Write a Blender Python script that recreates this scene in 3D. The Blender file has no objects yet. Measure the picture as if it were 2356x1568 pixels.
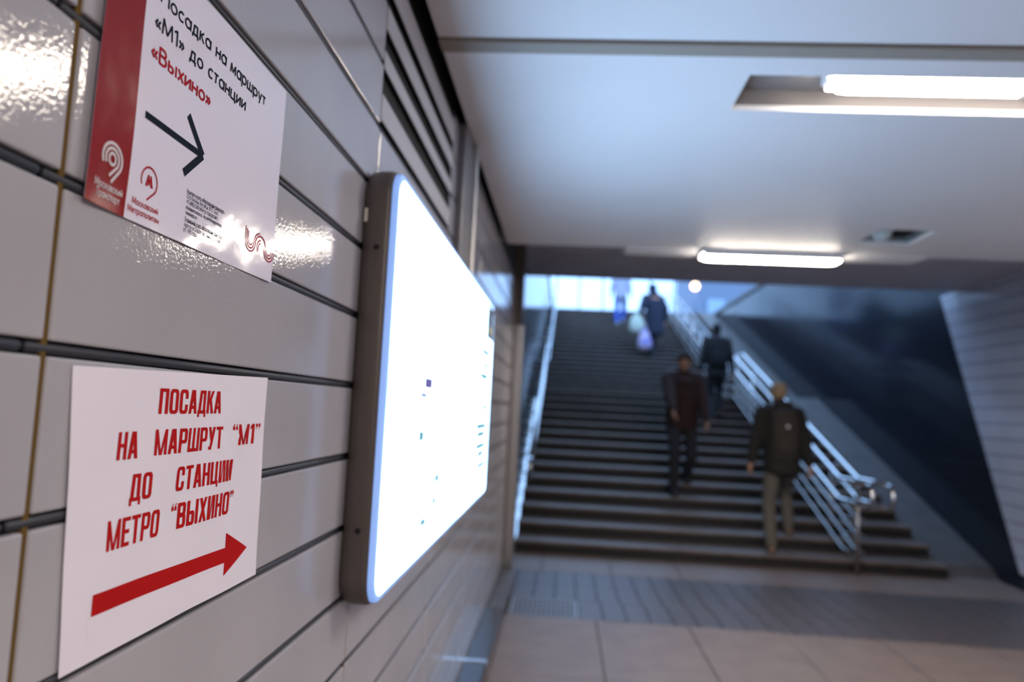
import bpy, bmesh, math, random
from mathutils import Vector, Matrix

random.seed(7)
S = bpy.context.scene
C = S.collection
PI = math.pi

# ------------------------------------------------------------------ camera, sky, exposure
cam_d = bpy.data.cameras.new('camera')
cam = bpy.data.objects.new('camera', cam_d)
C.objects.link(cam)
MR = [[0.9965068, -0.0496334, 0.0671625], [0.043441, 0.9949292, 0.0907128], [-0.0713243, -0.0874783, 0.9936098]]
r_, d_, f_ = [Vector((v[0], v[2], -v[1])) for v in MR]      # right, down, forward in world axes
cam.matrix_world = Matrix(((r_.x, -d_.x, -f_.x, 0.50), (r_.y, -d_.y, -f_.y, 0.0), (r_.z, -d_.z, -f_.z, 1.50), (0, 0, 0, 1)))
cam_d.sensor_fit = 'HORIZONTAL'
cam_d.sensor_width = 36.0
cam_d.lens = 1750.0 / 2356.0 * 36.0
cam_d.clip_start = 0.05
cam_d.clip_end = 400
cam_d.dof.use_dof = True
cam_d.dof.focus_distance = 1.08
cam_d.dof.aperture_fstop = 2.4
S.camera = cam

w = bpy.data.worlds.new('overcast_sky')
S.world = w
w.use_nodes = True
bgn = w.node_tree.nodes['Background']
bgn.inputs['Color'].default_value = (0.36, 0.60, 1.0, 1)
bgn.inputs['Strength'].default_value = 3.2

S.view_settings.view_transform = 'Standard'
S.view_settings.look = 'None'
S.view_settings.gamma = 1.0
S.view_settings.use_curve_mapping = False
S.view_settings.exposure = 0.0

LAMP_COL = (1.0, 0.885, 0.75)
LAMP_POWER = 82.0
BOX_COL = (0.40, 0.64, 1.0)
BOX_POWER = 8.2

# ------------------------------------------------------------------ materials
def mat(name, col, rough=0.5, metal=0.0, spec=0.5, bump=None, var=None, emit=None, coat=0.0, trans=0.0, wear=None):
    """bump=(noise scale, strength, distance); var=(noise scale, second colour, low, high)"""
    m = bpy.data.materials.new(name)
    m.use_nodes = True
    nt = m.node_tree
    b = nt.nodes['Principled BSDF']
    b.inputs['Base Color'].default_value = (*col, 1)
    b.inputs['Roughness'].default_value = rough
    b.inputs['Metallic'].default_value = metal
    b.inputs['Specular IOR Level'].default_value = spec
    b.inputs['Coat Weight'].default_value = coat
    b.inputs['Coat Roughness'].default_value = 0.08
    b.inputs['Transmission Weight'].default_value = trans
    if emit:
        b.inputs['Emission Color'].default_value = (*emit[0], 1)
        b.inputs['Emission Strength'].default_value = emit[1]
    geo = None
    if bump or var:
        geo = nt.nodes.new('ShaderNodeNewGeometry')
    if bump:
        n = nt.nodes.new('ShaderNodeTexNoise')
        n.inputs['Scale'].default_value = bump[0]
        n.inputs['Detail'].default_value = 2.0
        nt.links.new(geo.outputs['Position'], n.inputs['Vector'])
        bp = nt.nodes.new('ShaderNodeBump')
        bp.inputs['Strength'].default_value = bump[1]
        bp.inputs['Distance'].default_value = bump[2]
        nt.links.new(n.outputs['Fac'], bp.inputs['Height'])
        nt.links.new(bp.outputs['Normal'], b.inputs['Normal'])
        if coat:
            nt.links.new(bp.outputs['Normal'], b.inputs['Coat Normal'])
    if var:
        n = nt.nodes.new('ShaderNodeTexNoise')
        n.inputs['Scale'].default_value = var[0]
        n.inputs['Detail'].default_value = 6.0
        nt.links.new(geo.outputs['Position'], n.inputs['Vector'])
        mr = nt.nodes.new('ShaderNodeMapRange')
        mr.inputs['From Min'].default_value = var[2]
        mr.inputs['From Max'].default_value = var[3]
        nt.links.new(n.outputs['Fac'], mr.inputs['Value'])
        mx = nt.nodes.new('ShaderNodeMix')
        mx.data_type = 'RGBA'
        mx.inputs['A'].default_value = (*col, 1)
        mx.inputs['B'].default_value = (*var[1], 1)
        nt.links.new(mr.outputs['Result'], mx.inputs['Factor'])
        nt.links.new(mx.outputs['Result'], b.inputs['Base Color'])
    return m

M = {}
M['tile'] = mat('glazed_tile', (0.46, 0.45, 0.50), 0.06, spec=0.40, bump=(190, 0.30, 0.001), var=(3, (0.42, 0.41, 0.46), 0.35, 0.65))
M['backing'] = mat('dark_backing', (0.02, 0.02, 0.022), 0.7)
M['rail_metal'] = mat('grey_anodised', (0.05, 0.055, 0.075), 0.5, 0.3)
M['sealant'] = mat('ochre_sealant', (0.13, 0.075, 0.016), 0.8, spec=0.2)
M['slat'] = mat('grille_slat', (0.52, 0.50, 0.53), 0.35)
M['black'] = mat('black_void', (0.006, 0.006, 0.007), 0.8)
M['ceiling'] = mat('white_ceiling', (0.85, 0.85, 0.86), 0.45, var=(1.2, (0.81, 0.81, 0.82), 0.4, 0.7))
M['batten'] = mat('ceiling_batten', (0.33, 0.30, 0.26), 0.55)
M['soffit'] = mat('painted_concrete', (0.58, 0.54, 0.58), 0.7, var=(2, (0.50, 0.47, 0.50), 0.4, 0.7))
M['floor'] = mat('beige_granite', (0.20, 0.150, 0.130), 0.5, bump=(60, 0.15, 0.002), var=(5, (0.16, 0.118, 0.102), 0.35, 0.7))
M['floor_joint'] = mat('floor_joint', (0.06, 0.05, 0.042), 0.9)
M['paver'] = mat('dark_paver', (0.085, 0.064, 0.060), 0.42, bump=(40, 0.2, 0.002), var=(9, (0.065, 0.052, 0.053), 0.35, 0.65))
M['tread'] = mat('step_granite', (0.150, 0.115, 0.100), 0.42, var=(6, (0.10, 0.072, 0.056), 0.4, 0.7))
M['riser'] = mat('dark_riser', (0.007, 0.006, 0.006), 0.6, var=(5, (0.022, 0.013, 0.009), 0.55, 0.8))  # black stone, with the shadow under the nosing also put into the colour
M['granite'] = mat('polished_granite', (0.010, 0.012, 0.018), 0.13, spec=0.06, var=(40, (0.03, 0.032, 0.04), 0.45, 0.7))
M['curb'] = mat('grey_stone', (0.095, 0.087, 0.088), 0.5, var=(4, (0.07, 0.064, 0.064), 0.4, 0.7))
M['steel'] = mat('polished_steel', (0.72, 0.73, 0.75), 0.16, 1.0)
M['brushed'] = mat('brushed_steel', (0.55, 0.54, 0.54), 0.30, 1.0)
M['bronze'] = mat('bronze_housing', (0.105, 0.088, 0.084), 0.4, 0.1)
M['acrylic'] = mat('acrylic_rim_glow', (0.42, 0.56, 0.82), 0.15, spec=0.5, emit=((0.16, 0.34, 0.85), 0.75))  # own emission put in for the panel light at the acrylic edge
M['screw'] = mat('screw', (0.03, 0.03, 0.04), 0.4, 0.6)
M['lamp'] = mat('lamp_diffuser', (0.9, 0.88, 0.82), 0.4, emit=(LAMP_COL, LAMP_POWER))
M['lamp_body'] = mat('lamp_housing', (0.75, 0.75, 0.76), 0.4)
M['recess'] = mat('recess_metal', (0.16, 0.15, 0.155), 0.6)
M['paper'] = mat('white_paper', (0.92, 0.87, 1.0), 0.42, spec=0.3)
M['film'] = mat('laminated_paper', (0.86, 0.83, 1.0), 0.11, spec=0.30, bump=(18, 0.14, 0.005))
M['film_red'] = mat('laminated_red', (0.27, 0.006, 0.010), 0.22, spec=0.07, bump=(14, 0.25, 0.008))
M['ink_red'] = mat('red_ink', (0.48, 0.012, 0.014), 0.6, spec=0.03)
M['ink_crimson'] = mat('crimson_ink', (0.42, 0.012, 0.028), 0.6, spec=0.03)
M['ink_navy'] = mat('navy_ink', (0.008, 0.014, 0.03), 0.6, spec=0.03)
M['ink_white'] = mat('white_ink', (0.74, 0.68, 0.74), 0.6, spec=0.03)
M['glass'] = mat('clear_glass', (0.9, 0.95, 1.0), 0.02, trans=1.0, spec=0.5)
M['frame_blue'] = mat('blue_grey_frame', (0.16, 0.20, 0.30), 0.5)
M['asphalt'] = mat('pavement', (0.25, 0.25, 0.26), 0.8)
M['skin'] = mat('skin', (0.50, 0.26, 0.17), 0.5)

def link(name, me, material, parent=None):
    o = bpy.data.objects.new(name, me)
    C.objects.link(o)
    if material is not None and not me.materials:
        me.materials.append(material)
    if parent:
        o.parent = parent
    return o

def empty(name, loc=(0, 0, 0), rz=0):
    o = bpy.data.objects.new(name, None)
    o.empty_display_size = 0.1
    C.objects.link(o)
    o.location = loc
    o.rotation_euler = (0, 0, rz)
    return o

def tag(o, label, cat=None, group=None, kind=None):
    if label:
        o['label'] = label
    if cat:
        o['category'] = cat
    if group:
        o['group'] = group
    if kind:
        o['kind'] = kind
    return o

def struct(o, label=None):
    o['kind'] = 'structure'
    if label:
        o['label'] = label
    return o

def mesh_bm(bm, name='m', smooth=False):
    bmesh.ops.recalc_face_normals(bm, faces=bm.faces[:])
    me = bpy.data.meshes.new(name)
    bm.to_mesh(me)
    bm.free()
    if smooth:
        for p in me.polygons:
            p.use_smooth = True
    return me

def add_box(bm, x0, x1, y0, y1, z0, z1):
    vs = [bm.verts.new(v) for v in ((x0, y0, z0), (x1, y0, z0), (x1, y1, z0), (x0, y1, z0), (x0, y0, z1), (x1, y0, z1), (x1, y1, z1), (x0, y1, z1))]
    for f in ((0, 3, 2, 1), (4, 5, 6, 7), (0, 1, 5, 4), (1, 2, 6, 5), (2, 3, 7, 6), (3, 0, 4, 7)):
        bm.faces.new([vs[i] for i in f])

def box_me(x0, x1, y0, y1, z0, z1, bevel=0.0, seg=1):
    bm = bmesh.new()
    add_box(bm, x0, x1, y0, y1, z0, z1)
    if bevel:
        bmesh.ops.bevel(bm, geom=bm.edges[:], offset=bevel, segments=seg, affect='EDGES', profile=0.5)
    return mesh_bm(bm, 'box')

def box(name, material, x0, x1, y0, y1, z0, z1, parent=None, bevel=0.0, seg=1):
    return link(name, box_me(x0, x1, y0, y1, z0, z1, bevel, seg), material, parent)

def prism_me(pts, axis, a, b):
    """polygon pts extruded along an axis: axis 0 -> pts are (y,z), 1 -> (x,z), 2 -> (x,y)"""
    bm = bmesh.new()
    def P(p, t):
        return (t, p[0], p[1]) if axis == 0 else ((p[0], t, p[1]) if axis == 1 else (p[0], p[1], t))
    A = [bm.verts.new(P(p, a)) for p in pts]
    B = [bm.verts.new(P(p, b)) for p in pts]
    bm.faces.new(A)
    bm.faces.new(B)
    n = len(pts)
    for i in range(n):
        bm.faces.new((A[i], A[(i + 1) % n], B[(i + 1) % n], B[i]))
    return mesh_bm(bm, 'prism')

def add_tube(bm, pts, r, seg=10, caps=True):
    pts = [Vector(p) for p in pts]
    rings = []
    prev_n = None
    for i, p in enumerate(pts):
        if i == 0:
            t = pts[1] - p
        elif i == len(pts) - 1:
            t = p - pts[i - 1]
        else:
            t = (pts[i + 1] - p).normalized() + (p - pts[i - 1]).normalized()
        t.normalize()
        if prev_n is None:
            ref = Vector((0, 0, 1)) if abs(t.z) < 0.9 else Vector((1, 0, 0))
            n = t.cross(ref).normalized()
        else:
            n = (prev_n - t * prev_n.dot(t)).normalized()
        prev_n = n
        b = t.cross(n)
        rr = r[i] if isinstance(r, (list, tuple)) else r
        rings.append([bm.verts.new(p + (n * math.cos(2 * PI * k / seg) + b * math.sin(2 * PI * k / seg)) * rr) for k in range(seg)])
    for a, b in zip(rings, rings[1:]):
        for k in range(seg):
            bm.faces.new((a[k], a[(k + 1) % seg], b[(k + 1) % seg], b[k]))
    if caps:
        bm.faces.new(rings[0])
        bm.faces.new(rings[-1][::-1])

def tube(name, material, pts, r, parent=None, seg=10):
    bm = bmesh.new()
    add_tube(bm, pts, r, seg)
    return link(name, mesh_bm(bm, 'tube', True), material, parent)

def rrect(y0, y1, z0, z1, r, n=6):
    out = []
    for cy, cz, a0 in ((y1 - r, z1 - r, 0), (y0 + r, z1 - r, PI / 2), (y0 + r, z0 + r, PI), (y1 - r, z0 + r, 3 * PI / 2)):
        for k in range(n + 1):
            a = a0 + PI / 2 * k / n
            out.append((cy + r * math.cos(a), cz + r * math.sin(a)))
    return out

def loft_x(rings, cap0=True, cap1=True, smooth=False):
    """rings: list of (x, [(y,z)...])"""
    bm = bmesh.new()
    R = [[bm.verts.new((x, p[0], p[1])) for p in pts] for x, pts in rings]
    n = len(R[0])
    for a, b in zip(R, R[1:]):
        for k in range(n):
            bm.faces.new((a[k], a[(k + 1) % n], b[(k + 1) % n], b[k]))
    if cap0:
        bm.faces.new(R[0])
    if cap1:
        bm.faces.new(R[-1])
    return mesh_bm(bm, 'loft', smooth)

# ------------------------------------------------------------------ heights and positions of the passage
ZC, ZS, ZG = 2.72, 3.10, 4.62          # dropped ceiling, upper soffit, street level
XR = 4.97                              # right wall
YC, YS = 5.58, 9.10                    # end of dropped ceiling, end of soffit
Y0, RISE, RUN = 8.15, 0.132, 0.413     # first nosing, riser height, tread depth
N1, N2, YL = 14, 21, 14.95             # steps of the lower and upper flight, first nosing after the landing
YT = YL + (N2 - 1) * RUN               # top nosing
SXR = 4.45                             # right end of the steps

# ------------------------------------------------------------------ left wall
wl = struct(box('wall_left', M['backing'], -0.30, -0.022, -9.0, 7.15, 0.0, ZG))
PITCH, TW = 0.16667, 1.17
joints_z = [1.535 + PITCH * j for j in range(-9, 8)]          # 0.035 .. 2.70
tile_me = box_me(-0.012, 0.0, 0.0045, TW - 0.0045, 0.0075, PITCH - 0.0075, 0.003, 2)
tile_me.materials.append(M['tile'])
tile_end = box_me(-0.012, 0.0, 0.0035, 7.15 - 6.55, 0.0065, PITCH - 0.0065, 0.003, 2)
tile_end.materials.append(M['tile'])
bm = bmesh.new()
add_tube(bm, [(-0.0075, 0.004, 0), (-0.0075, TW - 0.006, 0)], 0.0058, 8)
bar_me = mesh_bm(bm, 'bar', True)
bar_me.materials.append(M['rail_metal'])
for k in range(-2, 6):
    ya = 0.70 + TW * k
    for j in range(len(joints_z) - 1):
        z = joints_z[j]
        if k == 1 and z > 2.19:
            continue
        o = link('tile', tile_end if k == 5 else tile_me, None, wl)
        o.location = (0, ya, z)
        if k < 5:
            b = link('joint_bar', bar_me, None, wl)
            b.location = (0, ya - 0.026, z + PITCH)
    if k > -2:
        box('joint_seal', M['sealant'], -0.016, -0.0030, ya - 0.0040, ya + 0.0040, 0.04, 2.19 if k in (1, 2) else 2.70, wl)
struct(box('wall_left_rear', M['tile'], -0.012, 0.0, -9.0, -1.645, 0.04, 2.70))
# base of the wall
bb = struct(box('baseboard_left', mat('dark_plinth', (0.02, 0.022, 0.03), 0.22), 0.0, 0.125, -9.0, 5.66, 0.0, 0.055, bevel=0.008, seg=2))
link('clip', loft_x([(0.0, rrect(4.43, 4.485, 0.0, 0.062, 0.012)), (0.129, rrect(4.43, 4.485, 0.0, 0.062, 0.012))]), M['steel'], bb)
struct(box('trim_1', M['curb'], 0.0, 0.13, 5.66, 7.15, 0.0, 0.03, bevel=0.004))

# ventilation grille in the upper wall
g = tag(empty('ventilation_grille', (0, 2.455, 2.2)), 'slatted ventilation grille high on the tiled wall above the lightbox', 'vent')
def ch(name, material, parent, *b, **k):
    o = box(name, material, *b, **k)
    o.parent = parent
    o.matrix_parent_inverse = Matrix.Translation(parent.location).inverted()
    return o
ch('backing', M['black'], g, -0.021, -0.018, 1.875, 3.035, 2.20, 2.72)
for za, zb in ((2.224, 2.292), (2.361, 2.408), (2.467, 2.528), (2.576, 2.658)):
    ch('slat', M['slat'], g, -0.004, 0.0, 1.875, 3.035, za, zb, bevel=0.001)

# vertical grey box with a steel edge just past the grille
cc = tag(empty('grey_wall_strip', (0, 3.3, 2.075)), 'tall grey metal strip rising behind the lightbox to the ceiling', 'channel')
ch('cover', mat('strip_grey', (0.16, 0.155, 0.17), 0.35, 0.4), cc, 0.0005, 0.035, 3.16, 3.42, 2.075, ZC - 0.01, bevel=0.004)
ch('edge_strip', M['brushed'], cc, 0.0005, 0.055, 3.42, 3.455, 2.075, ZC - 0.01, bevel=0.004)

# corner column at the end of the wall
pil = tag(empty('corner_guard', (0.02, 7.27, 0)), 'steel-clad corner column where the tiled wall ends before the stairs', 'column')
ch('dark_edge', M['bronze'], pil, -0.20, 0.012, 7.152, 7.20, 0.0, ZS - 0.005)
ch('steel_cover', M['brushed'], pil, -0.20, 0.09, 7.20, 7.42, 0.0, 2.30, bevel=0.015, seg=3)
ch('dark_head', M['bronze'], pil, -0.20, 0.07, 7.20, 7.42, 2.30, ZS - 0.005)

# ------------------------------------------------------------------ right wall
rw = struct(box('wall_right', M['backing'], XR + 0.05, XR + 0.40, -9.0, 27.0, 0.0, ZG))
struct(box('wall_right_rear', M['tile'], XR, XR + 0.012, -9.0, 5.19, 0.14, ZS))
def edge_y(z):                         # slanted end of the tile cladding
    return 7.83 + (z - 0.12) * 0.535
zt = 0.14
row = 0
right_tile = {}
while zt < ZS - 0.02:
    zb = min(zt + 0.161, ZS)
    za, zc = zt + 0.005, zb - 0.005
    for ya, yb in ((5.19, 6.36), (6.36, 7.53), (7.53, None)):
        if yb is None:
            pts = [(ya + 0.0035, za), (edge_y(za), za), (edge_y(zc), zc), (ya + 0.0035, zc)]
        else:
            pts = [(ya + 0.0035, za), (yb - 0.0035, za), (yb - 0.0035, zc), (ya + 0.0035, zc)]
        link('tile', prism_me(pts, 0, XR, XR + 0.012), M['tile'], rw)
    zt += 0.161
struct(box('baseboard_right', M['black'], XR - 0.012, XR + 0.048, -9.0, edge_y(0) + 0.02, 0.0, 0.135))
link('cladding_bed', prism_me([(5.0, 0.14), (edge_y(0.14) - 0.01, 0.14), (edge_y(ZS) - 0.01, ZS), (5.0, ZS)], 0, XR + 0.012, XR + 0.02), M['rail_metal'], rw)
# polished granite beside the stairs
PW, PH = 1.16, 1.155
y = 7.4
while y < 26.9:
    for r in range(4):
        link('granite_panel', box_me(XR + 0.03, XR + 0.048, y + 0.002, y + PW - 0.002, r * PH + 0.002, (r + 1) * PH - 0.002, 0.0015), M['granite'], rw)
    y += PW
struct(box('trim_2', M['curb'], XR - 0.02, XR + 0.45, YS + 0.02, 27.0, ZG, ZG + 0.10, bevel=0.01))

# ------------------------------------------------------------------ ceiling
ce = struct(box('ceiling', M['backing'], -0.3, XR + 0.4, -9.0, YC - 0.02, ZC + 0.16, ZC + 0.20))
def ceil_plate(x0, x1, y0, y1):
    return box('ceiling_panel', M['ceiling'], x0, x1, y0, y1, ZC, ZC + 0.02, ce)
RX0, RX1, RY0, RY1 = 1.11, 2.78, 2.66, 2.975        # recess of the near lamp
VX0, VX1, VY0, VY1 = 2.42, 2.76, 4.80, 5.20         # square hatch
ceil_plate(0.03, XR, -9.0, 2.415)
box('seam_batten', M['batten'], 0.03, XR, 2.425, 2.500, ZC - 0.012, ZC + 0.02, ce)
ceil_plate(0.03, XR, 2.50, RY0)
ceil_plate(0.03, RX0, RY0, RY1)
ceil_plate(RX1, XR, RY0, RY1)
ceil_plate(0.03, XR, RY1, VY0)
ceil_plate(0.03, VX0, VY0, VY1)
ceil_plate(VX1, XR, VY0, VY1)
ceil_plate(0.03, XR, VY1, YC)
box('ceiling_tab', M['ceiling'], 0.91, 3.05, YC, 5.80, ZC - 0.006, ZC + 0.02, ce)
# recess box
for b in ((RX0, RX1, RY0 - 0.004, RY0, ZC + 0.02, ZC + 0.085), (RX0, RX1, RY1, RY1 + 0.004, ZC + 0.02, ZC + 0.085), (RX0 - 0.004, RX0, RY0, RY1, ZC + 0.02, ZC + 0.085), (RX1, RX1 + 0.004, RY0, RY1, ZC + 0.02, ZC + 0.085), (RX0, RX1, RY0, RY1, ZC + 0.085, ZC + 0.09)):
    box('recess_side', M['recess'], *b, ce)
# upper soffit and slab over the far end
struct(box('ceiling_soffit', M['soffit'], -0.3, XR + 0.4, YC - 0.02, YS, ZS, ZG))
struct(box('trim_3', M['soffit'], -0.02, XR + 0.02, YC - 0.02, YC, ZC + 0.02, ZS))

# ------------------------------------------------------------------ lamps
def lamp(label, x0, x1, y0, y1, z, h, holder=True):
    cx, cy = (x0 + x1) / 2, (y0 + y1) / 2
    t = tag(empty('ceiling_lamp', (cx, cy, z)), label, 'lamp', 'fluorescent ceiling lamps')
    L, W2 = (x1 - x0) / 2, (y1 - y0) / 2
    bm = bmesh.new()
    rings = []
    for s, zz in ((1.0, h), (0.985, 0.35 * h), (0.955, 0.06 * h), (0.90, 0.0)):
        pts = rrect(-W2 * s, W2 * s, -L + (1 - s) * 0.35, L - (1 - s) * 0.35, min(W2 * s * 0.75, 0.05), 5)
        rings.append([bm.verts.new((p[1], p[0], zz)) for p in pts])
    for a, b in zip(rings, rings[1:]):
        for k in range(len(a)):
            bm.faces.new((a[k], a[(k + 1) % len(a)], b[(k + 1) % len(a)], b[k]))
    bm.faces.new(rings[-1])
    bm.faces.new(rings[0])
    link('diffuser', mesh_bm(bm, 'diffuser', True), M['lamp'], t)
    link('housing', box_me(-L - 0.01, L + 0.01, -W2 * 1.02, W2 * 1.02, h, h + 0.02), M['lamp_body'], t)
    for sy in (-1, 1):  # shields added to hold back sideways glow from the diffuser
        link('added_glow_shield', box_me(-L, L, sy * (W2 + 0.001), sy * (W2 + 0.004), (0.30 if holder else 0.36) * h, h + 0.02), M['lamp_body'], t)
    if holder:
        for sx in (-1, 1):
            link('end_cap', box_me(sx * (L + 0.001), sx * (L + 0.03), -0.03, 0.03, 0.25 * h, h, 0.004), M['lamp_body'], t)
    return t
lamp('long fluorescent lamp glowing in the nearest recess of the white ceiling', 1.43, 2.46, 2.705, 2.835, ZC + 0.010, 0.05)
lamp('long fluorescent lamp glowing at the far edge of the white ceiling before the stairs', 1.47, 2.46, 5.54, 5.70, ZC - 0.056, 0.030, False)
for yy, wh in ((-0.9, 'just behind the viewer'), (-3.8, 'midway back in the passage'), (-6.7, 'at the rear end of the passage')):  # unseen lamps added to brighten the near wall and notices
    lamp('unseen fill lamp added on the ceiling ' + wh, 1.45, 2.46, yy, yy + 0.2, ZC - 0.06, 0.04, False)
lamp('unseen fill lamp added on the right half of the white ceiling beside the nearest recess', 3.45, 4.46, 2.70, 2.85, ZC - 0.05, 0.03, False)  # unseen lamp added to light the left wall from the front
bm = bmesh.new()
bmesh.ops.create_uvsphere(bm, u_segments=16, v_segments=8, radius=0.03, matrix=Matrix.Translation((2.115, 2.77, ZC + 0.002)) @ Matrix.Diagonal((1, 1.2, 0.5, 1)))
tag(link('motion_sensor', mesh_bm(bm, 's', True), M['lamp_body']), 'small white round sensor on the middle of the nearest ceiling lamp', 'sensor')

# square hatch with a round lamp inside
h = tag(empty('ceiling_hatch', (2.59, 5.0, ZC)), 'small square opening in the white ceiling with a round glass fitting inside', 'hatch')
hm = mat('hatch_metal', (0.24, 0.28, 0.28), 0.5)
for b in ((VX0, VX1, VY0 - 0.004, VY0, ZC + 0.02, ZC + 0.14), (VX0, VX1, VY1, VY1 + 0.004, ZC + 0.02, ZC + 0.14), (VX0 - 0.004, VX0, VY0, VY1, ZC + 0.02, ZC + 0.14), (VX1, VX1 + 0.004, VY0, VY1, ZC + 0.02, ZC + 0.14), (VX0, VX1, VY0, VY1, ZC + 0.14, ZC + 0.144)):
    ch('side', hm, h, *b)
ch('bracket', M['black'], h, 2.62, 2.70, 4.99, 5.14, ZC + 0.03, ZC + 0.138)
bm = bmesh.new()
bmesh.ops.create_uvsphere(bm, u_segments=20, v_segments=12, radius=0.07, matrix=Matrix.Translation((2.53 - 2.59, 0.06, 0.06)))
link('glass_globe', mesh_bm(bm, 'g', True), mat('opal_glass', (0.55, 0.66, 0.68), 0.15), h)

# ------------------------------------------------------------------ floor
fl = struct(box('floor', M['floor_joint'], -0.3, XR + 0.1, -9.0, 8.9, -0.20, -0.012))
box('paving', M['floor'], 0.0, XR, -9.0, 1.80, -0.012, 0.0, fl)
def slab_row(y0, y1, wid, off, mm, name='slab', xa=0.0):
    x = xa - off
    while x < XR:
        a, b = max(x, xa), min(x + wid, XR)
        if b - a > 0.03:
            box(name, mm, a + 0.003, b - 0.003, y0 + 0.003, y1 - 0.003, -0.012, random.uniform(-0.0012, 0.0012), fl, bevel=0.002)
        x += wid
slab_row(1.80, 3.14, 0.66, 0.0, M['floor'])
slab_row(3.14, 4.46, 0.66, 0.52, M['floor'])
slab_row(4.46, 5.70, 0.66, 0.52, M['floor'])
for ya, yb in ((5.70, 6.23), (6.23, 6.77), (6.77, 7.30)):
    slab_row(ya, yb, 0.172, 0.0, M['paver'], 'paver', 0.685 if ya < 6.0 else 0.15)
box('paver', M['paver'], 0.0, 0.147, 6.233, 7.297, -0.012, 0.0, fl)
slab_row(7.30, Y0 + 0.05, 0.66, 0.3, M['floor'])
box('slab', M['floor'], SXR + 0.003, XR + 0.03, Y0 + 0.053, 8.6, -0.012, 0.0, fl)
gr = tag(empty('drain_grate', (0.42, 6.0, 0)), 'grey metal drain grate set in the floor by the left wall', 'grate')
gm = mat('grate_metal', (0.22, 0.20, 0.20), 0.4, 0.6)
ch('pit', M['black'], gr, 0.155, 0.68, 5.705, 6.228, -0.0115, -0.0095)
for b in ((0.155, 0.18, 5.705, 6.228), (0.655, 0.68, 5.705, 6.228), (0.18, 0.655, 5.705, 5.735), (0.18, 0.655, 6.198, 6.228), (0.18, 0.655, 5.855, 5.875), (0.18, 0.655, 5.99, 6.01), (0.18, 0.655, 6.095, 6.115)):
    ch('frame_bar', gm, gr, b[0], b[1], b[2], b[3], -0.0095, 0.001)
for k in range(13):
    x = 0.18 + 0.475 * (k + 0.5) / 13
    ch('bar', gm, gr, x - 0.009, x + 0.009, 5.735, 6.198, -0.0095, 0.0)

# ------------------------------------------------------------------ staircase
st = tag(empty('staircase', (2.25, Y0, 0)), 'wide dark granite staircase climbing from the passage to the street', 'stairs')
SX0, SX1 = 0.05, SXR
def stch(name, material, me):
    o = link(name, me, material, st)
    o.matrix_parent_inverse = Matrix.Translation(st.location).inverted()
    return o
steps = []
for n in range(N1):
    steps.append((Y0 + n * RUN, (n + 1) * RISE))
for n in range(N2):
    steps.append((YL + n * RUN, (N1 + n + 1) * RISE))
tread_me = box_me(SX0, SX1, -0.025, RUN + 0.02, -0.035, 0.0, 0.006, 2)
tread_me.materials.append(M['tread'])
riser_me = box_me(SX0, SX1, 0.012, RUN + 0.02, -RISE, -0.035)
riser_me.materials.append(M['riser'])
for i, (yy, zz) in enumerate(steps):
    if i == N1 - 1 or i == len(steps) - 1:
        dp = (YL - yy) if i == N1 - 1 else 0.8
        stch('tread', M['tread'], box_me(SX0, SX1, yy - 0.025, yy + dp + 0.02, zz - 0.035, zz, 0.006, 2))
        stch('riser', M['riser'], box_me(SX0, SX1, yy + 0.012, yy + dp + 0.02, zz - RISE, zz - 0.035))
    else:
        o = stch('tread', None, tread_me)
        o.matrix_parent_inverse = Matrix.Translation(st.location).inverted() @ Matrix.Translation((0, yy, zz))
        o = stch('riser', None, riser_me)
        o.matrix_parent_inverse = Matrix.Translation(st.location).inverted() @ Matrix.Translation((0, yy, zz))
SL = RISE / RUN
za1 = N1 * RISE
# sloping stone curb at the right of the steps
c0 = Y0 - 0.02
pts = [(8.36 - 0.1, 0.0), (8.36 + 0.02, 0.10), (c0 + N1 * RUN, za1 + 0.09), (YL + 0.05, za1 + 0.09), (YL + N2 * RUN - 0.2, za1 + N2 * RISE + 0.06), (YT + 1.0, ZG), (YT + 1.0, 0.0)]
stch('side_curb', M['curb'], prism_me(pts, 0, SX1 + 0.002, XR + 0.028))
# stairwell wall on the left
sw = struct(box('wall_stair_left', M['backing'], -0.35, 0.0, 7.45, 27.0, 0.0, ZG))
y = 7.455
while y < 26.0:
    for r in range(4):
        link('granite_panel', box_me(0.0, 0.018, y + 0.002, y + PW - 0.002, r * PH + 0.002, (r + 1) * PH - 0.002, 0.0015), M['granite'], sw)
    y += PW
struct(box('trim_4', M['curb'], -0.45, 0.05, YS + 0.02, 27.0, ZG, ZG + 0.10, bevel=0.01))

# ------------------------------------------------------------------ handrails
def nose(y):
    if y <= Y0:
        return 0.0
    if y <= Y0 + (N1 - 1) * RUN:
        return RISE + (y - Y0) * SL
    if y <= YL:
        return min(za1, za1)
    return min(za1 + RISE + (y - YL) * SL, ZG)
def rail_path(x, hgt, ystart, yend):
    yb1 = 8.30
    ye1 = Y0 + (N1 - 1) * RUN + 0.10
    P = [(x, ystart, hgt), (x, yb1, hgt), (x, ye1, hgt + (ye1 - yb1) * SL), (x, YL - 0.15, hgt + (ye1 - yb1) * SL)]
    P.append((x, yend, P[-1][2] + (yend - (YL - 0.15)) * SL))
    return P
def rail_h(hgt, y):
    yb1 = 8.30
    ye1 = Y0 + (N1 - 1) * RUN + 0.10
    if y < yb1:
        return hgt
    if y < ye1:
        return hgt + (y - yb1) * SL
    if y < YL - 0.15:
        return hgt + (ye1 - yb1) * SL
    return hgt + (ye1 - yb1) * SL + (y - YL + 0.15) * SL
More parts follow.
